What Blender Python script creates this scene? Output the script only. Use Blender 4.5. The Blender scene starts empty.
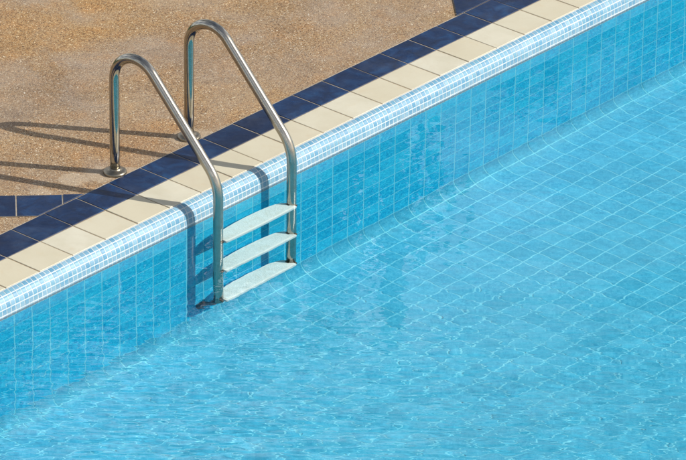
import bpy, bmesh, math, random
import numpy as np
from mathutils import Matrix, Vector

random.seed(7)
RNG = np.random.default_rng(11)
sc = bpy.context.scene
COL = sc.collection
PI = math.pi

# ------------------------------------------------------------------ measures
TILE = 0.2            # pitch of the border and coping tiles
NAVY = 0.1716         # depth of the navy border
COPE = 0.1917         # depth of the cream coping
MOS = 0.0265          # pitch of the mosaic
WT = 0.106            # pitch of the wall and floor tiles
ZW = -0.092           # water level
YW = -0.235           # face of the pool wall
PX0, PX1, PY1 = -9.0, 11.0, -9.0   # the pool's other sides
ZB, RC = -1.075, 0.105             # where the wall starts to curve, cove radius
ZF = ZB - RC
SUN = Vector((0.82, -1.32, 1.0)).normalized()

# ------------------------------------------------------------------ helpers
def tag(o, label=None, cat=None, group=None, kind=None):
    if label: o['label'] = label
    if cat: o['category'] = cat
    if group: o['group'] = group
    if kind: o['kind'] = kind
    return o

def link(name, me, mat=None, parent=None, smooth=False):
    o = bpy.data.objects.new(name, me)
    COL.objects.link(o)
    if mat: me.materials.append(mat)
    if parent: o.parent = parent
    if smooth:
        me.polygons.foreach_set('use_smooth', [True] * len(me.polygons))
    return o

def empty(name, loc):
    o = bpy.data.objects.new(name, None)
    COL.objects.link(o); o.location = loc; o.empty_display_size = 0.1
    return o

class Nodes:
    def __init__(self, name):
        self.m = bpy.data.materials.new(name); self.m.use_nodes = True
        self.t = self.m.node_tree; self.t.nodes.clear()
        self.out = self.n('ShaderNodeOutputMaterial')
    def n(self, kind, **kw):
        nd = self.t.nodes.new(kind)
        for k, v in kw.items():
            if isinstance(k, str) and k.startswith('i_'):
                nd.inputs[k[2:].replace('_', ' ')].default_value = v
            else:
                setattr(nd, k, v)
        return nd
    def l(self, a, b): self.t.links.new(a, b)
    def pos(self):
        return self.n('ShaderNodeNewGeometry').outputs['Position']
    def noise(self, vec, scale, detail=4, rough=0.55, out='Fac', dist=0.0):
        nd = self.n('ShaderNodeTexNoise'); nd.inputs['Scale'].default_value = scale
        nd.inputs['Detail'].default_value = detail; nd.inputs['Roughness'].default_value = rough
        nd.inputs['Distortion'].default_value = dist
        self.l(vec, nd.inputs['Vector']); return nd.outputs[out]
    def ramp(self, fac, stops, interp='LINEAR'):
        nd = self.n('ShaderNodeValToRGB'); cr = nd.color_ramp; cr.interpolation = interp
        while len(cr.elements) < len(stops): cr.elements.new(0.5)
        for e, (p, c) in zip(cr.elements, stops):
            e.position = p; e.color = (*c, 1) if len(c) == 3 else c
        self.l(fac, nd.inputs['Fac']); return nd.outputs['Color']
    def mix(self, fac, a, b, blend='MIX'):
        nd = self.n('ShaderNodeMix', data_type='RGBA', blend_type=blend)
        for s, v in ((nd.inputs[0], fac), (nd.inputs[6], a), (nd.inputs[7], b)):
            if hasattr(v, 'node'): self.l(v, s)
            else: s.default_value = v if not isinstance(v, tuple) else ((*v, 1) if len(v) == 3 else v)
        return nd.outputs[2]
    def math(self, op, a, b=0.5):
        nd = self.n('ShaderNodeMath', operation=op)
        for s, v in ((nd.inputs[0], a), (nd.inputs[1], b)):
            if hasattr(v, 'node'): self.l(v, s)
            else: s.default_value = v
        return nd.outputs[0]
    def maprange(self, v, a, b, c, d):
        nd = self.n('ShaderNodeMapRange'); self.l(v, nd.inputs[0])
        for i, x in enumerate((a, b, c, d)): nd.inputs[i + 1].default_value = x
        return nd.outputs[0]
    def bump(self, h, strength, dist, normal=None):
        nd = self.n('ShaderNodeBump'); nd.inputs['Strength'].default_value = strength
        nd.inputs['Distance'].default_value = dist; self.l(h, nd.inputs['Height'])
        if normal: self.l(normal, nd.inputs['Normal'])
        return nd.outputs['Normal']
    def attr(self, name):
        return self.n('ShaderNodeAttribute', attribute_name=name).outputs['Fac']
    def done(self, color, rough=0.5, metal=0.0, normal=None, spec=0.5, **kw):
        b = self.n('ShaderNodeBsdfPrincipled')
        for key, v in (('Base Color', color), ('Roughness', rough), ('Metallic', metal), ('Specular IOR Level', spec)):
            if hasattr(v, 'node'): self.l(v, b.inputs[key])
            else: b.inputs[key].default_value = (*v, 1) if isinstance(v, tuple) else v
        for k, v in kw.items(): b.inputs[k].default_value = v
        if normal: self.l(normal, b.inputs['Normal'])
        self.l(b.outputs[0], self.out.inputs['Surface'])
        return self.m

# ------------------------------------------------------------------ materials
def mat_deck():
    k = Nodes('exposed_aggregate'); p = k.pos()
    # pebbles: two sizes of stone
    v1 = k.n('ShaderNodeTexVoronoi'); v1.inputs['Scale'].default_value = 265; k.l(p, v1.inputs['Vector'])
    v2 = k.n('ShaderNodeTexVoronoi'); v2.inputs['Scale'].default_value = 165; k.l(p, v2.inputs['Vector'])
    s1 = k.n('ShaderNodeSeparateColor'); k.l(v1.outputs['Color'], s1.inputs[0])
    s2 = k.n('ShaderNodeSeparateColor'); k.l(v2.outputs['Color'], s2.inputs[0])
    stops = [(0.0, (0.11, 0.065, 0.035)), (0.14, (0.21, 0.13, 0.066)), (0.38, (0.29, 0.185, 0.095)),
             (0.58, (0.325, 0.205, 0.10)), (0.74, (0.325, 0.243, 0.15)), (0.88, (0.385, 0.295, 0.185)), (0.965, (0.56, 0.49, 0.37))]
    c1 = k.ramp(s1.outputs[0], stops, 'CONSTANT'); c2 = k.ramp(s2.outputs[1], stops, 'CONSTANT')
    big = k.math('GREATER_THAN', s2.outputs[2], 0.62)
    c = k.mix(big, c1, c2)
    # worn and dirty patches
    n1 = k.noise(p, 2.3, 5, 0.6, dist=0.6); n2 = k.noise(p, 7.0, 5, 0.65)
    grey = k.maprange(n1, 0.42, 0.64, 0.0, 0.75)
    c = k.mix(grey, c, k.mix(0.55, c, (0.30, 0.255, 0.21)))
    warm = k.maprange(n2, 0.50, 0.72, 0.0, 0.4)
    c = k.mix(warm, c, k.mix(1.0, c, (1.25, 0.98, 0.66), 'MULTIPLY'))
    tone = k.ramp(k.noise(p, 1.15, 3, 0.5, dist=0.8), [(0.36, (0.93, 0.93, 0.96)), (0.5, (0.98, 0.97, 0.96)), (0.64, (1.05, 0.99, 0.86))])
    c = k.mix(1.0, c, tone, 'MULTIPLY')
    dark = k.maprange(k.noise(p, 3.1, 6, 0.7, dist=1.2), 0.50, 0.72, 0.0, 0.55)
    c = k.mix(dark, c, k.mix(1.0, c, (0.66, 0.64, 0.62), 'MULTIPLY'))
    # the worn, bleached and rusty areas of this particular deck
    def spot(cx, cy, r, soft, amount):
        d = k.n('ShaderNodeVectorMath', operation='DISTANCE'); k.l(p, d.inputs[0]); d.inputs[1].default_value = (cx, cy, 0)
        return k.maprange(k.math('ADD', d.outputs['Value'], k.math('MULTIPLY', k.math('SUBTRACT', n1, 0.5), r * 2.6)), r, r * soft, 0.0, amount)
    for cx, cy, r, soft, amount, colr in ((1.40, 1.45, .42, .2, .75, (1.10, 0.98, 0.74)), (0.62, 0.30, .24, .3, .6, (1.10, 0.95, 0.76)),
                                          (0.93, 0.44, .16, .3, .5, (1.10, 0.95, 0.76)), (0.90, 0.98, .26, .3, .8, (0.84, 0.86, 0.92)), (0.42, 0.80, .16, .3, .6, (1.08, 1.10, 1.14)),
                                          (0.14, 0.50, .14, .3, .7, (0.86, 0.82, 0.80)), (1.62, 0.82, .25, .3, .6, (0.86, 0.84, 0.84)), (2.3, 0.42, .25, .3, .5, (1.05, 1.02, 0.95)), (0.62, 0.95, .13, .3, .6, (0.72, 0.72, 0.76))):
        c = k.mix(spot(cx, cy, r, soft, amount), c, k.mix(1.0, c, colr, 'MULTIPLY'))
    # cement smears round the sockets of the ladder posts
    sm = None
    for cx, cy, r in ((0.455, 0.262, 0.085), (0.535, 0.20, 0.06), (0.33, 0.30, 0.07), (0.975, 0.215, 0.10), (0.16, 0.33, 0.05)):
        d = k.n('ShaderNodeVectorMath', operation='DISTANCE'); k.l(p, d.inputs[0]); d.inputs[1].default_value = (cx, cy, 0)
        f = k.maprange(k.math('ADD', d.outputs['Value'], k.math('MULTIPLY', k.math('SUBTRACT', n2, 0.5), 0.16)), r, r * 0.72, 0.0, 0.6)
        sm = f if sm is None else k.math('MAXIMUM', sm, f)
    c = k.mix(sm, c, k.mix(0.35, (0.46, 0.38, 0.28), c))
    h = k.mix(big, v1.outputs['Distance'], v2.outputs['Distance'])
    hh = k.math('SUBTRACT', 1.0, h)
    nm = k.bump(hh, 0.5, 0.0025)
    nm = k.bump(k.noise(p, 45, 3), 0.25, 0.004, nm)
    return k.done(c, 0.72, normal=nm, spec=0.35)

def mat_navy():
    k = Nodes('navy_glazed_tile'); p = k.pos(); t = k.attr('tint')
    n = k.noise(p, 9, 6, 0.65, dist=0.8); f = k.noise(p, 60, 4, 0.6)
    c = k.ramp(n, [(0.30, (0.0018, 0.009, 0.030)), (0.5, (0.003, 0.019, 0.068)), (0.68, (0.008, 0.046, 0.13))])
    c = k.mix(k.maprange(t, 0, 1, 0, 0.7), c, (0.002, 0.008, 0.032))
    c = k.mix(k.maprange(f, 0.55, 0.8, 0, 0.25), c, (0.05, 0.075, 0.14))
    dust = k.maprange(k.noise(p, 4, 5, 0.7), 0.5, 0.78, 0, 0.28)
    c = k.mix(dust, c, (0.085, 0.095, 0.12))
    r = k.maprange(k.noise(p, 14, 4), 0.3, 0.7, 0.26, 0.5)
    return k.done(c, r, normal=k.bump(f, 0.12, 0.002), spec=0.3)

def mat_cream():
    k = Nodes('cream_coping_tile'); p = k.pos(); t = k.attr('tint')
    n = k.noise(p, 5, 5, 0.6); f = k.noise(p, 120, 3, 0.6)
    c = k.ramp(n, [(0.3, (0.44, 0.41, 0.31)), (0.55, (0.505, 0.48, 0.385)), (0.75, (0.545, 0.52, 0.42))])
    c = k.mix(k.maprange(t, 0, 1, 0, 0.75), c, (0.46, 0.415, 0.30))
    c = k.mix(k.maprange(k.noise(p, 2.2, 6, 0.7, dist=1.0), 0.52, 0.72, 0, 0.4), c, (0.42, 0.36, 0.26))
    c = k.mix(k.maprange(k.noise(p, 17, 6, 0.7), 0.56, 0.8, 0, 0.5), c, (0.47, 0.37, 0.23))
    c = k.mix(k.maprange(f, 0.58, 0.85, 0, 0.3), c, (0.45, 0.38, 0.27))
    return k.done(c, 0.55, normal=k.bump(f, 0.15, 0.001), spec=0.35)

def mat_grout(name, col, dirty, scale=8):
    k = Nodes(name); p = k.pos()
    c = k.mix(k.maprange(k.noise(p, scale, 6, 0.7), 0.35, 0.7, 0, 1), col, dirty)
    return k.done(c, 0.85, normal=k.bump(k.noise(p, 300, 2), 0.2, 0.001), spec=0.2)

def mat_mosaic():
    k = Nodes('mosaic_tile'); p = k.pos(); t = k.attr('tint')
    c = k.ramp(t, [(0.0, (0.075, 0.20, 0.31)), (0.25, (0.10, 0.24, 0.35)), (0.5, (0.12, 0.26, 0.345)),
                   (0.75, (0.18, 0.31, 0.40)), (1.0, (0.11, 0.23, 0.33))])
    c = k.mix(k.maprange(k.noise(p, 70, 4, 0.6), 0.4, 0.75, 0, 0.35), c, (0.20, 0.30, 0.37))
    # lime and grime low down at the waterline
    sep = k.n('ShaderNodeSeparateXYZ'); k.l(p, sep.inputs[0])
    lime = k.maprange(k.math('ADD', sep.outputs[2], k.math('MULTIPLY', k.math('SUBTRACT', k.noise(p, 14, 4), 0.5), 0.03)), -0.06, -0.09, 0, 0.5)
    c = k.mix(lime, c, (0.24, 0.29, 0.32))
    return k.done(c, 0.3, spec=0.35)

def mat_pooltile(name, lo, mid, hi):
    k = Nodes(name); p = k.pos(); t = k.attr('tint')
    n = k.noise(p, 75, 5, 0.7, dist=0.7); m = k.noise(p, 1.4, 4, 0.6)
    c = k.ramp(n, [(0.34, lo), (0.5, mid), (0.66, hi)])
    c = k.mix(k.maprange(t, 0, 0.5, 0.4, 0), c, tuple(x * 0.82 for x in mid))
    c = k.mix(k.maprange(t, 0.5, 1, 0, 0.35), c, hi)
    c = k.mix(k.maprange(m, 0.35, 0.7, 0, 0.3), c, tuple(x * 0.5 + y * 0.5 for x, y in zip(mid, hi)))
    return k.done(c, 0.4, spec=0.04)

def mat_steel():
    k = Nodes('stainless_steel'); p = k.pos()
    sc_ = k.n('ShaderNodeMapping'); k.l(p, sc_.inputs[0]); sc_.inputs['Scale'].default_value = (1, 1, 1)
    n = k.noise(sc_.outputs[0], 34, 5, 0.65); s = k.noise(p, 240, 3, 0.6)
    c = k.mix(k.maprange(n, 0.4, 0.75, 0, 0.55), (0.41, 0.38, 0.325), (0.28, 0.245, 0.19))
    r = k.maprange(k.math('ADD', k.math('MULTIPLY', n, 0.7), k.math('MULTIPLY', s, 0.3)), 0.3, 0.7, 0.15, 0.24)
    # the uprights by the deck are still polished, the handrail slopes are scuffed to a satin finish
    sep = k.n('ShaderNodeSeparateXYZ'); k.l(p, sep.inputs[0])
    r = k.math('MULTIPLY', r, k.maprange(sep.outputs[1], 0.10, 0.20, 1.0, 0.5))
    return k.done(c, r, 1.0)

def mat_tread():
    k = Nodes('white_plastic'); p = k.pos()
    n = k.noise(p, 22, 5, 0.65)
    c = k.ramp(n, [(0.3, (0.76, 0.88, 0.85)), (0.6, (0.72, 0.85, 0.81)), (0.85, (0.60, 0.72, 0.64))])
    g = k.n('ShaderNodeTexVoronoi'); g.inputs['Scale'].default_value = 120; k.l(p, g.inputs['Vector'])
    return k.done(c, 0.5, normal=k.bump(g.outputs['Distance'], 0.4, 0.0015), spec=0.35)

def mat_grip():
    k = Nodes('worn_grip_surface'); p = k.pos()
    n = k.noise(p, 26, 6, 0.7, dist=0.5)
    c = k.ramp(n, [(0.3, (0.70, 0.88, 0.87)), (0.5, (0.66, 0.83, 0.82)), (0.62, (0.63, 0.77, 0.73)), (0.78, (0.52, 0.63, 0.55))])
    g = k.n('ShaderNodeTexVoronoi'); g.inputs['Scale'].default_value = 130; k.l(p, g.inputs['Vector'])
    c = k.mix(k.maprange(g.outputs['Distance'], 0.1, 0.55, 0.0, 0.16), c, (0.42, 0.56, 0.52))
    return k.done(c, 0.6, normal=k.bump(g.outputs['Distance'], 0.6, 0.002), spec=0.2)

def mat_plain(name, col, rough, metal=0.0, var=0.25, scale=30):
    k = Nodes(name); p = k.pos()
    d = tuple(x * (1 - var) for x in col)
    c = k.mix(k.maprange(k.noise(p, scale, 5, 0.65), 0.35, 0.7, 0, 1), col, d)
    return k.done(c, rough, metal)

def mat_water():
    k = Nodes('clear_water'); p = k.pos()
    # the finest ripples, drawn out across the breeze and livelier away from the sheltered wall
    sep = k.n('ShaderNodeSeparateXYZ')
    m = k.n('ShaderNodeVectorRotate', rotation_type='Z_AXIS'); m.inputs['Angle'].default_value = 0.861; k.l(p, m.inputs['Vector'])
    st = k.n('ShaderNodeMapping'); st.inputs['Scale'].default_value = (0.34, 1.0, 1.0); k.l(m.outputs[0], st.inputs[0])
    a = k.noise(st.outputs[0], 21, 1.5, 0.5, dist=0.3); b = k.noise(st.outputs[0], 9, 1, 0.5)
    k.l(m.outputs[0], sep.inputs[0])
    side = k.maprange(sep.outputs[0], 0.95, 0.15, 0.0, -0.5)
    live = k.maprange(k.math('ADD', k.math('ADD', sep.outputs[1], side), k.math('MULTIPLY', k.math('SUBTRACT', k.noise(p, 0.9, 2), 0.5), 2.4)), -0.35, -1.45, 0.07, 1.0)
    h = k.math('ADD', k.math('MULTIPLY', a, 0.0022), k.math('MULTIPLY', b, 0.0030))
    nm = k.n('ShaderNodeBump'); nm.inputs['Strength'].default_value = 1.0; nm.inputs['Distance'].default_value = 1.0
    k.l(k.math('MULTIPLY', h, live), nm.inputs['Height'])
    g = k.n('ShaderNodeBsdfGlass'); g.inputs['IOR'].default_value = 1.333
    g.inputs['Roughness'].default_value = 0.0; g.inputs['Color'].default_value = (1, 1, 1, 1)
    k.l(nm.outputs[0], g.inputs['Normal'])
    k.l(g.outputs[0], k.out.inputs['Surface'])
    return k.m

M = dict(deck=mat_deck(), navy=mat_navy(), cream=mat_cream(), mosaic=mat_mosaic(),
         tile=mat_pooltile('blue_pool_tile', (0.003, 0.26, 0.54), (0.008, 0.47, 0.76), (0.06, 0.70, 0.92)),
         floor_tile=mat_pooltile('light_blue_floor_tile', (0.026, 0.315, 0.53), (0.052, 0.42, 0.625), (0.105, 0.52, 0.71)), steel=mat_steel(), tread=mat_tread(), grip=mat_grip(), water=mat_water(),
         navy_grout=mat_grout('border_grout', (0.42, 0.36, 0.28), (0.20, 0.165, 0.12)),
         cream_grout=mat_grout('coping_grout', (0.30, 0.23, 0.14), (0.17, 0.125, 0.075)),
         white_grout=mat_grout('white_grout', (0.54, 0.58, 0.60), (0.36, 0.41, 0.43)),
         pool_grout=mat_grout('pool_grout', (0.20, 0.74, 0.88), (0.13, 0.64, 0.82), 3),
         floor_grout=mat_grout('floor_grout', (0.19, 0.69, 0.84), (0.12, 0.58, 0.77), 2),
         flange=mat_plain('dull_bronzed_steel', (0.30, 0.26, 0.20), 0.34, 1.0, 0.35, 60),
         rubber=mat_plain('grey_rubber', (0.07, 0.12, 0.15), 0.6),
         rust=mat_plain('weathered_bolt', (0.16, 0.12, 0.08), 0.5, 0.6, 0.5, 200),
         lawn=mat_plain('lawn_ground', (0.06, 0.09, 0.03), 0.9, 0, 0.4, 3))

# ------------------------------------------------------------------ flat tile laying
def clip(poly, nx, ny, c):
    """keep the side nx*x + ny*y <= c of a convex polygon"""
    out = []
    for i in range(len(poly)):
        a, b = poly[i], poly[(i + 1) % len(poly)]
        da, db = nx * a[0] + ny * a[1] - c, nx * b[0] + ny * b[1] - c
        if da <= 0: out.append(a)
        if (da < 0 < db) or (db < 0 < da):
            s = da / (da - db); out.append((a[0] + s * (b[0] - a[0]), a[1] + s * (b[1] - a[1])))
    return out

def inset(poly, d):
    n = len(poly); area = sum(poly[i][0] * poly[(i + 1) % n][1] - poly[(i + 1) % n][0] * poly[i][1] for i in range(n))
    if area < 0: poly = poly[::-1]
    out = poly
    for i in range(n):
        a, b = poly[i], poly[(i + 1) % n]; ex, ey = b[0] - a[0], b[1] - a[1]; L = math.hypot(ex, ey)
        if L < 1e-6: continue
        nx, ny = ey / L, -ex / L
        out = clip(out, nx, ny, nx * a[0] + ny * a[1] - d)
    return out

def tiles_mesh(name, polys, top, bottom, gap, bevel):
    V, F, T = [], [], []
    for poly in polys:
        o = inset(poly, gap / 2)
        if len(o) < 3: continue
        i_ = inset(o, bevel)
        if len(i_) != len(o): i_ = [((p[0] - sum(v[0] for v in o) / len(o)) * 0.995 + sum(v[0] for v in o) / len(o), (p[1] - sum(v[1] for v in o) / len(o)) * 0.985 + sum(v[1] for v in o) / len(o)) for p in o]
        # keep the corner order of both rings in step
        s = min(range(len(i_)), key=lambda j: (i_[j][0] - o[0][0]) ** 2 + (i_[j][1] - o[0][1]) ** 2)
        i_ = i_[s:] + i_[:s]
        n = len(o); b = len(V); dz = random.uniform(-0.0007, 0.0007); sx, sy = random.uniform(-.004, .004), random.uniform(-.004, .004)
        cx, cy = sum(p[0] for p in o) / n, sum(p[1] for p in o) / n
        t = random.random()
        zt = lambda p: top + dz + sx * (p[0] - cx) + sy * (p[1] - cy)
        V += [(p[0], p[1], bottom) for p in o] + [(p[0], p[1], zt(p) - bevel) for p in o] + [(p[0], p[1], zt(p)) for p in i_]
        for lo, hi in ((0, n), (n, 2 * n)):
            for j in range(n):
                F.append((b + lo + j, b + lo + (j + 1) % n, b + hi + (j + 1) % n, b + hi + j)); T.append(t)
        F.append(tuple(b + 2 * n + j for j in range(n))); T.append(t)
    me = bpy.data.meshes.new(name); me.from_pydata(V, [], F)
    a = me.attributes.new('tint', 'FLOAT', 'FACE'); a.data.foreach_set('value', T)
    return me

def sheet(name, polys, z, mat):
    V, F = [], []
    for p in polys:
        b = len(V); n = len(p)
        if sum(p[i][0] * p[(i + 1) % n][1] - p[(i + 1) % n][0] * p[i][1] for i in range(n)) < 0: p = p[::-1]
        V += [(x, y, z) for x, y in p]; F.append(tuple(range(b, b + n)))
    me = bpy.data.meshes.new(name); me.from_pydata(V, [], F)
    return link(name, me, mat)

def rect(x0, y0, x1, y1): return [(x0, y0), (x1, y0), (x1, y1), (x0, y1)]

DX0, DX1, DY0, DY1 = -16.0, 18.0, -13.0, 3.4
# deck round the pool: four rectangles that leave the pool open
deck = sheet('pool_deck', [rect(DX0, -COPE, DX1, DY1), rect(DX0, DY0, DX1, PY1), rect(DX0, PY1, PX0, -COPE), rect(PX1, PY1, DX1, -COPE)], -0.005, M['deck'])
tag(deck, 'speckled brown exposed aggregate deck around the pool', 'deck', kind='structure')
# give the deck a fine relief of its own close by: nothing here, the pebbles are bump
ground = sheet('ground', [rect(-400, DY1, 400, 400), rect(-400, -400, 400, DY0), rect(-400, DY0, DX0, DY1), rect(DX1, DY0, 400, DY1)], -0.03, M['lawn'])
tag(ground, 'green lawn ground beyond the deck', 'ground', kind='structure')

# cream coping and navy border along the edge
xs = [PX0 + TILE * i for i in range(int((PX1 - PX0) / TILE))]
navy_grout_bed = sheet('border_bedding', [rect(PX0, 0.0, PX1, NAVY + .004)], -0.0025, M['navy_grout'])
tag(navy_grout_bed, 'light grout bed showing between the navy border tiles', 'grout', kind='structure')
cream_bed = sheet('coping_bedding', [rect(PX0, -COPE + .002, PX1, 0.0)], -0.0020, M['cream_grout'])
tag(cream_bed, 'brown grout showing between the cream coping tiles', 'grout', kind='structure')
me = tiles_mesh('coping', [rect(x, -COPE, x + TILE, 0.0) for x in xs], 0.0, -0.012, 0.0055, 0.0015)
coping = link('coping', me, M['cream'])
tag(coping, 'row of cream coping tiles along the pool edge', 'coping', kind='structure')
me = tiles_mesh('tile_border', [rect(x, 0.0, x + TILE, NAVY) for x in xs], 0.0, -0.012, 0.0055, 0.0015)
border = link('tile_border', me, M['navy'])
tag(border, 'navy blue tile border behind the cream coping', 'tile border', kind='structure')

# diagonal navy strips that divide the deck into diamonds
S0 = (0.0453, 0.3818); H = math.sqrt(0.5)
A = (H, -H); B = (H, H)
def strip_polys(org, d, w, k0, k1):
    out = []
    for k in range(k0, k1):
        q = [(org[0] + d[0] * (k + i) * TILE + w[0] * j * TILE, org[1] + d[1] * (k + i) * TILE + w[1] * j * TILE) for i, j in ((0, 0), (1, 0), (1, 1), (0, 1))]
        q = clip(q, 0, -1, -(NAVY + 0.002))
        q = clip(q, 0, 1, DY1)
        if len(q) >= 3: out.append(q)
    return out
nB = (-B[0], -B[1]); nA = (-A[0], -A[1])
stripA = strip_polys(S0, A, nB, -14, 6)
stripB = strip_polys((2.767, 0.194), B, A, -3, 22)
for polys in (stripA, stripB):
    bed = sheet('strip_bedding', polys, -0.0025, M['navy_grout'])
    tag(bed, 'light grout bed under the diagonal navy tile strip', 'grout', kind='structure')
    st = link('tile_strip', tiles_mesh('tile_strip', polys, 0.0, -0.01, 0.0055, 0.0015), M['navy'])
    tag(st, 'navy tile strip crossing the deck at the left edge of the photo' if polys is stripA else 'navy tile strip leaving the border at the top of the photo', 'tile strip', kind='structure')

# ------------------------------------------------------------------ pool shell
# profile in (y, z): rounded mosaic nosing, then the wall, the cove and the floor
prof = []
ang = [math.radians(a) for a in (68, 40, 18, 6, 2)]
y, z = -COPE - 0.002, -0.003
mos_pts = [(y, z)]
for a in ang:
    for sub in range(3):
        # turn smoothly within each row
        aa = a + math.radians(9) * (1 - sub) if a > 0.15 else a
        y -= math.sin(aa) * MOS / 3; z -= math.cos(aa) * MOS / 3
        mos_pts.append((y, z))
YW = y
def normals(pts):
    out = []
    for i in range(len(pts)):
        a, b = pts[max(i - 1, 0)], pts[min(i + 1, len(pts) - 1)]
        ty, tz = b[0] - a[0], b[1] - a[1]; L = math.hypot(ty, tz)
        out.append((tz / L, -ty / L))     # facing the water
    return out
def lay(name, pts, x0, x1, pitch, per, gap, lift, mat, jitter=0.0, xoff=0.0):
    """tiles along x over a profile; per = profile segments per tile; pts is sampled evenly so that `per` steps make one tile"""
    nr = normals(pts); V, F, T = [], [], []
    nrows = (len(pts) - 1) // per; ncol = int(round((x1 - x0) / pitch))
    # shrink each row by the joint
    rows = []
    for r in range(nrows):
        seg = pts[r * per:(r + 1) * per + 1]; ns = nr[r * per:(r + 1) * per + 1]
        def pull(a, b):
            L = math.hypot(b[0] - a[0], b[1] - a[1]); s = gap / 2 / L
            return (a[0] + (b[0] - a[0]) * s, a[1] + (b[1] - a[1]) * s)
        s2 = list(seg); s2[0] = pull(seg[0], seg[1]); s2[-1] = pull(seg[-1], seg[-2])
        rows.append([(p[0] + n[0] * lift, p[1] + n[1] * lift) for p, n in zip(s2, ns)])
    for r, row in enumerate(rows):
        for c in range(ncol):
            xa, xb = x0 + xoff + c * pitch + gap / 2, x0 + xoff + (c + 1) * pitch - gap / 2
            j = random.uniform(-jitter, jitter); t = random.random(); b = len(V)
            for (py, pz) in row: V += [(xa, py + j * .3, pz + j), (xb, py + j * .3, pz + j)]
            for s in range(per):
                F.append((b + 2 * s, b + 2 * s + 2, b + 2 * s + 3, b + 2 * s + 1)); T.append(t)
    me = bpy.data.meshes.new(name); me.from_pydata(V, [], F)
    me.attributes.new('tint', 'FLOAT', 'FACE').data.foreach_set('value', T)
    return link(name, me, mat)
def extrude_profile(name, pts, x0, x1, mat):
    V, F = [], []
    for (py, pz) in pts: V += [(x0, py, pz), (x1, py, pz)]
    for s in range(len(pts) - 1): F.append((2 * s, 2 * s + 2, 2 * s + 3, 2 * s + 1))
    me = bpy.data.meshes.new(name); me.from_pydata(V, [], F)
    return link(name, me, mat)

mg = extrude_profile('mosaic_bedding', [(-COPE + .004, -0.003)] + mos_pts, PX0, PX1, M['white_grout'])
tag(mg, 'white grout between the mosaic tiles of the rounded pool edge', 'grout', kind='structure')
mo = lay('mosaic_band', mos_pts, PX0, PX1, MOS, 3, 0.0043, 0.0008, M['mosaic'], 0.0003)
tag(mo, 'band of small pale blue mosaic tiles on the rounded pool edge', 'mosaic', kind='structure')

wall_top = mos_pts[-1][1]
# wall, cove and floor as one evenly sampled path, then split into wall (with cove) and floor
PER = 4; step = WT / PER
def path_point(s):
    Lw = wall_top - ZB
    if s <= Lw: return (YW, wall_top - s)
    s -= Lw; La = PI / 2 * RC
    if s <= La:
        t = s / RC; return (YW - RC + RC * math.cos(t), ZB - RC * math.sin(t))
    return (YW - RC - (s - La), ZF)
n_wall = int(math.ceil((wall_top - ZB + PI / 2 * RC) / WT)); n_flat = int((wall_top - ZB) / WT)
total = int(((YW - PY1) + (wall_top - ZF)) / WT)
wall_pts = [path_point(i * step) for i in range(n_wall * PER + 1)]
XO = 0.012
wg = extrude_profile('wall_grout', wall_pts, PX0, PX1, M['pool_grout'])
tag(wg, 'pale grout lines of the underwater pool wall', 'grout', kind='structure')
wl = lay('pool_wall', wall_pts[:n_flat * PER + 1], PX0, PX1, WT, PER, 0.0062, 0.0004, M['tile'], 0.0, XO)
tag(wl, 'blue tiled pool wall under water', 'pool wall', kind='structure')
cv = lay('pool_cove', wall_pts[n_flat * PER:], PX0, PX1, WT, PER, 0.006, 0.0012, M['floor_tile'], 0.0, XO)
tag(cv, 'rounded row of tiles where the pool wall meets its floor', 'cove', kind='structure')
yf0 = wall_pts[-1][0]
nfl = int((yf0 - PY1) / WT)
fl_pts = [(yf0 - i * WT, ZF) for i in range(nfl + 1)]
fg = extrude_profile('floor_grout', [fl_pts[0], (PY1 - .05, ZF)], PX0, PX1, M['floor_grout'])
tag(fg, 'pale grout lines of the pool floor', 'grout', kind='structure')
fl = lay('pool_floor', fl_pts, PX0, PX1, WT, 1, 0.006, 0.0012, M['floor_tile'], 0.0, XO)
tag(fl, 'light blue tiled pool floor under clear water', 'pool floor', kind='structure')
# the three far sides of the pool
V = [(PX0, -COPE, -.006), (PX0, -COPE, ZF - .1), (PX0, PY1, ZF - .1), (PX0, PY1, -.006), (PX1, PY1, ZF - .1), (PX1, PY1, -.006), (PX1, -COPE, ZF - .1), (PX1, -COPE, -.006)]
me = bpy.data.meshes.new('end_wall'); me.from_pydata(V, [], [(0, 1, 2, 3), (3, 2, 4, 5), (5, 4, 6, 7)])
ew = tag(link('end_wall', me, M['tile']), 'blue far sides of the pool out of frame', 'pool wall', kind='structure')
receivers = [cv, wg, wl, fg, fl, ew, mg, mo]

# ------------------------------------------------------------------ water
def axis(segs):
    out = []
    for a, b, st in segs:
        n = max(1, int(round((b - a) / st))); out += [a + (b - a) * i / n for i in range(n)]
    return np.array(out + [segs[-1][1]])
wx = axis([(PX0, -3.0, 0.25), (-3.0, -1.9, 0.05), (-1.9, 4.3, 0.006), (4.3, 5.3, 0.05), (5.3, PX1, 0.25)])
wy = axis([(PY1, -4.6, 0.2), (-4.6, -3.5, 0.05), (-3.5, -0.229, 0.006)])
X, Y = np.meshgrid(wx, wy, indexing='ij')
Z = np.zeros_like(X)
# ripples: many small trains, running mostly along one wind direction
amp_field = np.zeros_like(X)
def band(lam, slope, n, mean_dir, spread, ph):
    out = np.zeros_like(X); r = np.random.default_rng(ph)
    for i in range(n):
        l = lam * r.uniform(0.72, 1.4); th = mean_dir + r.normal(0, spread); k_ = 2 * PI / l
        out += slope / k_ / math.sqrt(n / 2) * np.sin(k_ * (X * math.cos(th) + Y * math.sin(th)) + r.uniform(0, 2 * PI))
    return out
VIEW = math.atan2(0.652, 0.758)      # azimuth along the breeze
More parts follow.
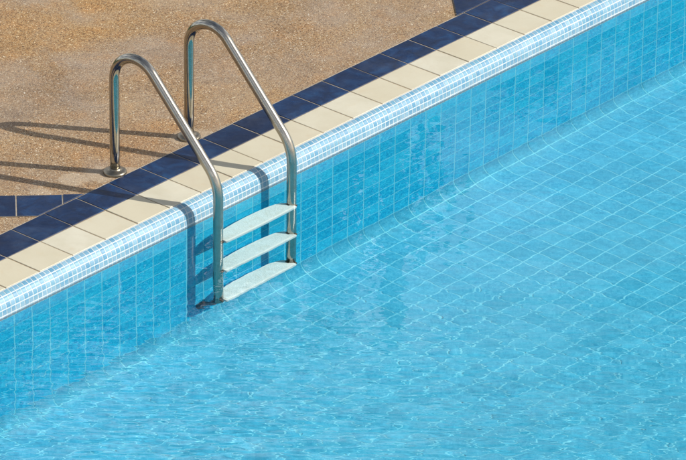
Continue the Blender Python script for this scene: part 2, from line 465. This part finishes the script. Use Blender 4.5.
# agitation grows away from the sheltered far wall
dist = (X * math.cos(VIEW) + Y * math.sin(VIEW))
agit = np.clip((0.55 - dist) / 2.2, 0, 1)
patch = 0.5 + 0.5 * np.sin(1.9 * X + 0.7 * np.sin(2.3 * Y) + 0.4) * np.sin(2.6 * Y - 0.8 * np.sin(1.7 * X))
calm = 0.55 + 0.45 * patch
Z += band(0.9, 0.004, 14, VIEW, 0.9, 1)
Z += band(0.34, 0.003, 20, VIEW, 0.8, 2) * (0.6 + 0.5 * agit)
Z += band(0.15, 0.0026, 26, VIEW, 0.7, 3) * (0.5 + 0.4 * agit) * calm
Z += band(0.07, 0.0022, 34, VIEW, 0.6, 4) * (0.5 + 0.5 * agit) * calm
Z += band(0.036, 0.0022, 44, VIEW, 0.35, 5) * (0.3 + 0.7 * agit) * calm
fade = np.clip((X + 2.6) / 0.7, 0, 1) * np.clip((5.0 - X) / 0.7, 0, 1) * np.clip((Y + 4.3) / 0.8, 0, 1)
Z = ZW + Z * fade
nx, ny = X.shape
idx = np.arange(nx * ny).reshape(nx, ny)
quads = np.stack([idx[:-1, :-1], idx[1:, :-1], idx[1:, 1:], idx[:-1, 1:]], -1).reshape(-1, 4)
me = bpy.data.meshes.new('water')
me.vertices.add(nx * ny); me.vertices.foreach_set('co', np.stack([X, Y, Z], -1).ravel())
me.loops.add(quads.size); me.loops.foreach_set('vertex_index', quads.ravel())
me.polygons.add(len(quads)); me.polygons.foreach_set('loop_start', np.arange(0, quads.size, 4))
me.polygons.foreach_set('loop_total', np.full(len(quads), 4))
me.update(calc_edges=True); me.validate()
water = link('water', me, M['water'], smooth=True)
tag(water, 'clear rippled pool water', 'water', kind='structure')
water.cycles.is_caustics_caster = True

# ------------------------------------------------------------------ ladder
ladder = empty('pool_ladder', (0.7375, 0.215, 0.0))
tag(ladder, 'stainless steel pool ladder with three white treads at the pool edge', 'pool ladder')
LO = Vector(ladder.location)
R = 0.0222
def part(name, me, mat, parent, smooth=True):
    o = link(name, me, mat, parent, smooth)
    if parent is ladder:
        me.transform(Matrix.Translation(-LO))
    return o

def tube_mesh(name, path, rad, seg=28, cap=True):
    P = [Vector(p) for p in path]; V, F = [], []
    up = Vector((1, 0, 0))
    for i, p in enumerate(P):
        t = (P[min(i + 1, len(P) - 1)] - P[max(i - 1, 0)]).normalized()
        a = (up - t * up.dot(t)).normalized(); b = t.cross(a)
        for s in range(seg):
            th = 2 * PI * s / seg; V.append(p + (a * math.cos(th) + b * math.sin(th)) * rad)
    for i in range(len(P) - 1):
        for s in range(seg):
            F.append((i * seg + s, i * seg + (s + 1) % seg, (i + 1) * seg + (s + 1) % seg, (i + 1) * seg + s))
    if cap:
        F.append(tuple(range(seg))[::-1]); F.append(tuple((len(P) - 1) * seg + s for s in range(seg)))
    me = bpy.data.meshes.new(name); me.from_pydata([tuple(v) for v in V], [], F)
    return me

RAIL_END = -0.862
def rail_profile():
    """centre line in (y, z): up from the deck, over the arch, down the slope, then straight into the water"""
    y0, yv, slope = 0.222, -0.386, 1.02
    def line(yy): return 0.446 + slope * (yy + 0.096)
    pts = []
    def fillet(v, d0, d1, r, n):
        ang_ = math.acos(max(-1, min(1, -(d0[0] * d1[0] + d0[1] * d1[1]))))   # interior angle
        tl = r / math.tan(ang_ / 2)
        a = (v[0] - d0[0] * tl, v[1] - d0[1] * tl)
        bis = (d1[0] - d0[0], d1[1] - d0[1]); L = math.hypot(*bis); bis = (bis[0] / L, bis[1] / L)
        c = (v[0] + bis[0] * r / math.sin(ang_ / 2), v[1] + bis[1] * r / math.sin(ang_ / 2))
        a0 = math.atan2(a[1] - c[1], a[0] - c[0]); b = (v[0] + d1[0] * tl, v[1] + d1[1] * tl)
        a1 = math.atan2(b[1] - c[1], b[0] - c[0]); da = (a1 - a0 + PI) % (2 * PI) - PI
        return [(c[0] + r * math.cos(a0 + da * i / n), c[1] + r * math.sin(a0 + da * i / n)) for i in range(n + 1)]
    L = math.hypot(1, slope); dd = (-1 / L, -slope / L)
    pts += [(y0, -0.03), (y0, 0.10), (y0, 0.25), (y0, 0.36)]
    pts += fillet((y0, line(y0)), (0, 1), dd, ARCH_R, 26)
    pts += fillet((yv, line(yv)), dd, (0, -1), 0.19, 16)
    zz = pts[-1][1]
    pts += [(yv, zz + (RAIL_END + 0.03 - zz) * i / 8) for i in range(1, 9)]
    return pts
ARCH_R = 0.132
def skew(x0, y, z):
    t = min(1, max(0, (0.222 - y) / 0.606))
    return (x0 + 0.04 * t, y + 0.04 * t, z - 0.03 * t)
XL, XR = 0.497, 0.972
rail_y = skew(0, -0.386, 0)[1]
def lathe(name, prof_, seg=40):
    V, F = [], []
    for r, zz in prof_:
        for s in range(seg): V.append((r * math.cos(2 * PI * s / seg), r * math.sin(2 * PI * s / seg), zz))
    for i in range(len(prof_) - 1):
        for s in range(seg): F.append((i * seg + s, i * seg + (s + 1) % seg, (i + 1) * seg + (s + 1) % seg, (i + 1) * seg + s))
    F.append(tuple((len(prof_) - 1) * seg + s for s in range(seg)))
    me = bpy.data.meshes.new(name); me.from_pydata(V, [], F); return me
for x0 in (XL, XR):
    rail = part('rail', tube_mesh('rail', [skew(x0, *p) for p in rail_profile()], R), M['steel'], ladder)
    me = lathe('base_flange', [(0.051, -0.006), (0.0515, 0.004), (0.049, 0.008), (0.039, 0.0118), (0.029, 0.0155), (0.0262, 0.019), (0.0255, 0.021), (0.0215, 0.021)])
    me.transform(Matrix.Translation((x0, 0.222, 0)))
    part('base_flange', me, M['flange'], ladder)
    # rubber bumper from the foot of the rail to the wall
    xb = x0 + 0.04; zb = RAIL_END - 0.015
    bm = bmesh.new()
    V = []
    ya, yb = rail_y + 0.004, YW + 0.001
    def ring(yy, w, h, zc, n=20):
        vs = []
        for i in range(n):
            th = 2 * PI * i / n; c, s = math.cos(th), math.sin(th)
            sx = abs(c) ** 0.5 * (1 if c > 0 else -1); sz = abs(s) ** 0.5 * (1 if s > 0 else -1)
            vs.append(bm.verts.new((xb + sx * w, yy, zc + sz * h)))
        return vs
    rings = [ring(ya, .012, .010, zb), ring(ya + .006, .021, .017, zb), ring(rail_y + .035, .022, .019, zb - .016),
             ring(yb - .03, .022, .019, zb - .072), ring(yb - .012, .029, .023, zb - .086), ring(yb, .029, .023, zb - .090)]
    for a, b in zip(rings, rings[1:]):
        for i in range(20): bm.faces.new((a[i], a[(i + 1) % 20], b[(i + 1) % 20], b[i]))
    bm.faces.new(rings[0][::-1]); bm.faces.new(rings[-1])
    bmesh.ops.recalc_face_normals(bm, faces=bm.faces)
    me = bpy.data.meshes.new('rubber_bumper'); bm.to_mesh(me); bm.free()
    part('rubber_bumper', me, M['rubber'], ladder)

def tread_mesh():
    """moulded step: straight front edge, back edge bowed out, rounded rim and an underside lip"""
    x0, x1 = XL + 0.04 + 0.014, XR + 0.04 - 0.004
    yf = rail_y - 0.034
    L = x1 - x0; pts = []
    N = 28
    for i in range(N + 1):                     # front edge, very slightly bowed
        u = i / N; pts.append((x0 + u * L, yf - 0.004 * math.sin(PI * u)))
    ctl = [(1.0, .046), (.985, .056), (.955, .069), (.90, .081), (.80, .0895), (.65, .094), (.5, .0955)]
    back = ctl + [(1 - u, d) for u, d in ctl[-2::-1]]
    # smooth the back edge
    for i in range(len(back) - 1):
        (ua, da), (ub, db) = back[i], back[i + 1]
        for s in range(3): pts.append((x0 + L * (ua + (ub - ua) * s / 3), yf + da + (db - da) * s / 3))
    pts.append((x0 + L * back[-1][0], yf + back[-1][1]))
    pad = tiles_mesh('grip_surface', [pts], 0.0012, -0.002, 0.018, 0.0008)
    bm = bmesh.new()
    top = [bm.verts.new((x, y, 0)) for x, y in pts]
    f = bm.faces.new(top)
    r = bmesh.ops.extrude_face_region(bm, geom=[f])
    vs = [e for e in r['geom'] if isinstance(e, bmesh.types.BMVert)]
    bmesh.ops.translate(bm, verts=vs, vec=(0, 0, -0.024))
    bmesh.ops.recalc_face_normals(bm, faces=bm.faces)
    ed = [e for e in bm.edges if abs(e.verts[0].co.z - e.verts[1].co.z) < 1e-6 and len(e.link_faces) == 2 and any(len(g.verts) > 6 for g in e.link_faces)]
    bmesh.ops.bevel(bm, geom=ed, offset=0.0035, segments=2, profile=0.5, affect='EDGES')
    me = bpy.data.meshes.new('tread'); bm.to_mesh(me); bm.free()
    return me, pad
for zt in (-0.225, -0.530, -0.832):
    me, pad = tread_mesh()
    me.transform(Matrix.Translation((0, 0, zt))); pad.transform(Matrix.Translation(Vector((0, 0, zt)) - LO))
    tr = part('tread', me, M['tread'], ladder, smooth=False)
    for p in tr.data.polygons: p.use_smooth = len(p.vertices) <= 4
    link('grip_surface', pad, M['grip'], tr)
    for xr, sgn in ((XL + 0.04, 1), (XR + 0.04, -1)):
        bme = lathe('bolt', [(0.0085, 0), (0.0085, 0.006), (0.006, 0.0085), (0.001, 0.009)], 16)
        bme.transform(Matrix.Translation((xr, rail_y - R + .001, zt - 0.006)) @ Matrix.Rotation(PI / 2, 4, 'X'))
        b = link('bolt', bme, M['rust'], tr, True); bme.transform(Matrix.Translation(-LO))
        # rusty bracket where the tread meets the rail
        bb = bmesh.new(); bmesh.ops.create_cube(bb, size=1)
        for v in bb.verts: v.co = (xr + sgn * (R + .001) + v.co.x * .007, rail_y + .002 + v.co.y * .020, zt + .002 + v.co.z * .009)
        bmesh.ops.bevel(bb, geom=bb.edges[:], offset=.002, segments=2, affect='EDGES')
        cme = bpy.data.meshes.new('bracket'); bb.to_mesh(cme); bb.free()
        c = link('bracket', cme, M['rust'], tr); cme.transform(Matrix.Translation(-LO))
    receivers.append(tr)
receivers += [o for o in ladder.children_recursive]
for o in receivers: o.cycles.is_caustics_receiver = True

# ------------------------------------------------------------------ planting behind the deck (seen only as reflections)
M['leaf'] = mat_plain('leaf_green', (0.055, 0.085, 0.028), 0.55, 0, 0.5, 6)
M['bark'] = mat_plain('grey_bark', (0.16, 0.12, 0.085), 0.85, 0, 0.4, 20)
M['lamp_metal'] = mat_plain('dark_painted_metal', (0.012, 0.013, 0.015), 0.85)
M['lamp_glass'] = mat_plain('opal_glass', (0.7, 0.7, 0.66), 0.3, 0, 0.05)
def tree_parts(seed, height, spread):
    r = random.Random(seed)
    bm = bmesh.new()
    limbs = [(Vector((0, 0, -0.05)), Vector((r.uniform(-.1, .1), r.uniform(-.1, .1), height * .84)), .06, .045)]
    top = limbs[0][1]; tips = []
    for i in range(7):
        a = i * 2.4 + r.uniform(-.4, .4); l = spread * r.uniform(.55, .95)
        e = top + Vector((math.cos(a) * l, math.sin(a) * l, height * r.uniform(.02, .17)))
        limbs.append((top - Vector((0, 0, r.uniform(0, .35))), e, .035, .012)); tips.append(e)
    for a, b, r0, r1 in limbs:
        d = (b - a).normalized(); x = d.orthogonal().normalized(); y_ = d.cross(x); n = 9
        ra = [bm.verts.new(a + (x * math.cos(2 * PI * k / n) + y_ * math.sin(2 * PI * k / n)) * r0) for k in range(n)]
        rb = [bm.verts.new(b + (x * math.cos(2 * PI * k / n) + y_ * math.sin(2 * PI * k / n)) * r1) for k in range(n)]
        for k in range(n): bm.faces.new((ra[k], ra[(k + 1) % n], rb[(k + 1) % n], rb[k]))
    tm = bpy.data.meshes.new('trunk'); bm.to_mesh(tm); bm.free()
    V, F = [], []
    clumps = []
    for t_ in tips + [top + Vector((0, 0, height * .12))]:
        for _ in range(4):
            clumps.append((t_ + Vector((r.gauss(0, .2), r.gauss(0, .2), r.gauss(0, .13))), r.uniform(.16, .36)))
    for c, rad in clumps:
        for _ in range(int(420 * rad)):
            v = Vector((r.gauss(0, 1), r.gauss(0, 1), r.gauss(0, .8))).normalized() * rad * r.random() ** .4
            p = c + v; d = Vector((r.gauss(0, 1), r.gauss(0, 1), r.gauss(-.3, 1))).normalized(); w_ = d.orthogonal().normalized()
            L, W = r.uniform(.05, .09), r.uniform(.018, .03); b = len(V)
            V += [tuple(p), tuple(p + d * L * .5 + w_ * W), tuple(p + d * L), tuple(p + d * L * .5 - w_ * W)]; F.append((b, b + 1, b + 2, b + 3))
    cm = bpy.data.meshes.new('crown'); cm.from_pydata(V, [], F)
    return tm, cm
kinds = [tree_parts(3, 3.45, .8), tree_parts(8, 3.55, .7), tree_parts(21, 3.3, .85)]
for tm, cm in kinds: tm.materials.append(M['bark']); cm.materials.append(M['leaf'])
rt = random.Random(5)
for i, tx in enumerate((2.5, 3.65, 4.75, 5.7, 6.5, 8.5, 9.5, 10.6, 11.7)):
    tm, cm = kinds[i % 3]
    t = empty('leafy_tree', (tx, 4.25 + rt.uniform(-.3, .3), -0.03)); t.rotation_euler.z = rt.uniform(0, 6.28)
    sc_ = rt.uniform(.96, 1.04); t.scale = (sc_, sc_, sc_)
    tag(t, 'small leafy tree in the row beyond the deck', 'tree', 'small leafy trees in a row beyond the deck')
    link('trunk', tm, None, t); link('crown', cm, None, t)
lamp = empty('garden_lamp', (7.11, 4.2, -0.03))
tag(lamp, 'tall dark garden lamp post among the small trees', 'lamp post')
def lp(name, prof_, mat):
    me = lathe(name, prof_, 20); link(name, me, mat, lamp, True)
lp('base', [(.11, 0), (.11, .04), (.06, .07), (.045, .12)], M['lamp_metal'])
lp('pole', [(.062, .1), (.062, 2.0), (.056, 4.35), (.056, 4.36)], M['lamp_metal'])
lp('lantern', [(.05, 4.36), (.075, 4.38), (.085, 4.50), (.06, 4.62), (.01, 4.63)], M['lamp_metal'])
lp('cap', [(.06, 4.60), (.055, 4.63), (.02, 4.66), (.008, 4.72)], M['lamp_metal'])

# ------------------------------------------------------------------ camera
cam = bpy.data.cameras.new('Camera'); co = bpy.data.objects.new('Camera', cam); COL.objects.link(co)
yaw, pitch, roll = CAMROT = (0.8609, 0.4701, 0.0134)
f = Vector((math.cos(pitch) * math.sin(yaw), math.cos(pitch) * math.cos(yaw), -math.sin(pitch)))
r = Vector((math.cos(yaw), -math.sin(yaw), 0)); u = r.cross(f)
c_, s_ = math.cos(roll), math.sin(roll)
r2, u2 = c_ * r + s_ * u, c_ * u - s_ * r
m = Matrix(((r2.x, u2.x, -f.x, -14.2970), (r2.y, u2.y, -f.y, -13.8002), (r2.z, u2.z, -f.z, 10.0757), (0, 0, 0, 1)))
co.matrix_world = m
cam.sensor_width = 36; cam.sensor_fit = 'HORIZONTAL'; cam.lens = 274.666
cam.clip_start = 0.5; cam.clip_end = 2000
sc.camera = co

# ------------------------------------------------------------------ light
sun = bpy.data.lights.new('Sun', 'SUN'); so = bpy.data.objects.new('Sun', sun); COL.objects.link(so)
sun.energy = 4.8; sun.angle = math.radians(0.53); sun.color = (1.0, 0.955, 0.88)
so.rotation_euler = (-SUN).to_track_quat('-Z', 'Y').to_euler()
so.location = SUN * 30
sun.cycles.is_caustics_light = True
w = bpy.data.worlds.new('World'); sc.world = w; w.use_nodes = True
nt = w.node_tree; nt.nodes.clear()
sky = nt.nodes.new('ShaderNodeTexSky'); sky.sky_type = 'NISHITA'; sky.sun_disc = False
sky.sun_elevation = math.asin(SUN.z); sky.sun_rotation = math.atan2(SUN.x, SUN.y)
sky.air_density = 1.0; sky.dust_density = 2.0; sky.ozone_density = 1.0
SKY = 0.07
def wn(kind, **kw):
    nd = nt.nodes.new(kind)
    for a_, v_ in kw.items(): nd.inputs[a_].default_value = v_
    return nd
tc = wn('ShaderNodeTexCoord')
# flatten the dome so that clouds shrink towards the horizon
sx = wn('ShaderNodeSeparateXYZ'); nt.links.new(tc.outputs['Generated'], sx.inputs[0])
zc = wn('ShaderNodeMath'); zc.operation = 'ADD'; nt.links.new(sx.outputs[2], zc.inputs[0]); zc.inputs[1].default_value = 0.25
dv = wn('ShaderNodeVectorMath'); dv.operation = 'DIVIDE'; nt.links.new(tc.outputs['Generated'], dv.inputs[0])
cx_ = wn('ShaderNodeCombineXYZ')
for i_ in range(3): nt.links.new(zc.outputs[0], cx_.inputs[i_])
nt.links.new(cx_.outputs[0], dv.inputs[1])
nz = wn('ShaderNodeTexNoise', Scale=2.6, Detail=7.0, Roughness=0.58, Distortion=0.3); nt.links.new(dv.outputs[0], nz.inputs['Vector'])
mr = wn('ShaderNodeMapRange'); nt.links.new(nz.outputs['Fac'], mr.inputs[0]); mr.inputs[1].default_value = 0.42; mr.inputs[2].default_value = 0.58
# more cloud low down, open blue overhead
el = wn('ShaderNodeMapRange'); nt.links.new(sx.outputs[2], el.inputs[0])
for i_, v_ in zip((1, 2, 3, 4), (0.85, 0.52, 0.15, 1.0)): el.inputs[i_].default_value = v_
cf = wn('ShaderNodeMath'); cf.operation = 'MULTIPLY'; nt.links.new(mr.outputs[0], cf.inputs[0]); nt.links.new(el.outputs[0], cf.inputs[1])
bg = wn('ShaderNodeBackground', Strength=SKY); nt.links.new(sky.outputs[0], bg.inputs[0])
bc = wn('ShaderNodeBackground', Strength=1.12); bc.inputs[0].default_value = (0.93, 0.96, 1.0, 1)
mx = wn('ShaderNodeMixShader'); nt.links.new(cf.outputs[0], mx.inputs[0]); nt.links.new(bg.outputs[0], mx.inputs[1]); nt.links.new(bc.outputs[0], mx.inputs[2])
ow = wn('ShaderNodeOutputWorld'); nt.links.new(mx.outputs[0], ow.inputs[0])

# ------------------------------------------------------------------ render settings
cy = sc.cycles
cy.use_denoising = True
cy.caustics_refractive = True; cy.caustics_reflective = False
cy.max_bounces = 12; cy.diffuse_bounces = 4; cy.glossy_bounces = 4; cy.transmission_bounces = 8
cy.blur_glossy = 0.3; cy.sample_clamp_indirect = 6.0
sc.view_settings.view_transform = 'Standard'; sc.view_settings.look = 'None'
sc.view_settings.exposure = 0.45; sc.view_settings.gamma = 1.0; sc.view_settings.use_curve_mapping = False
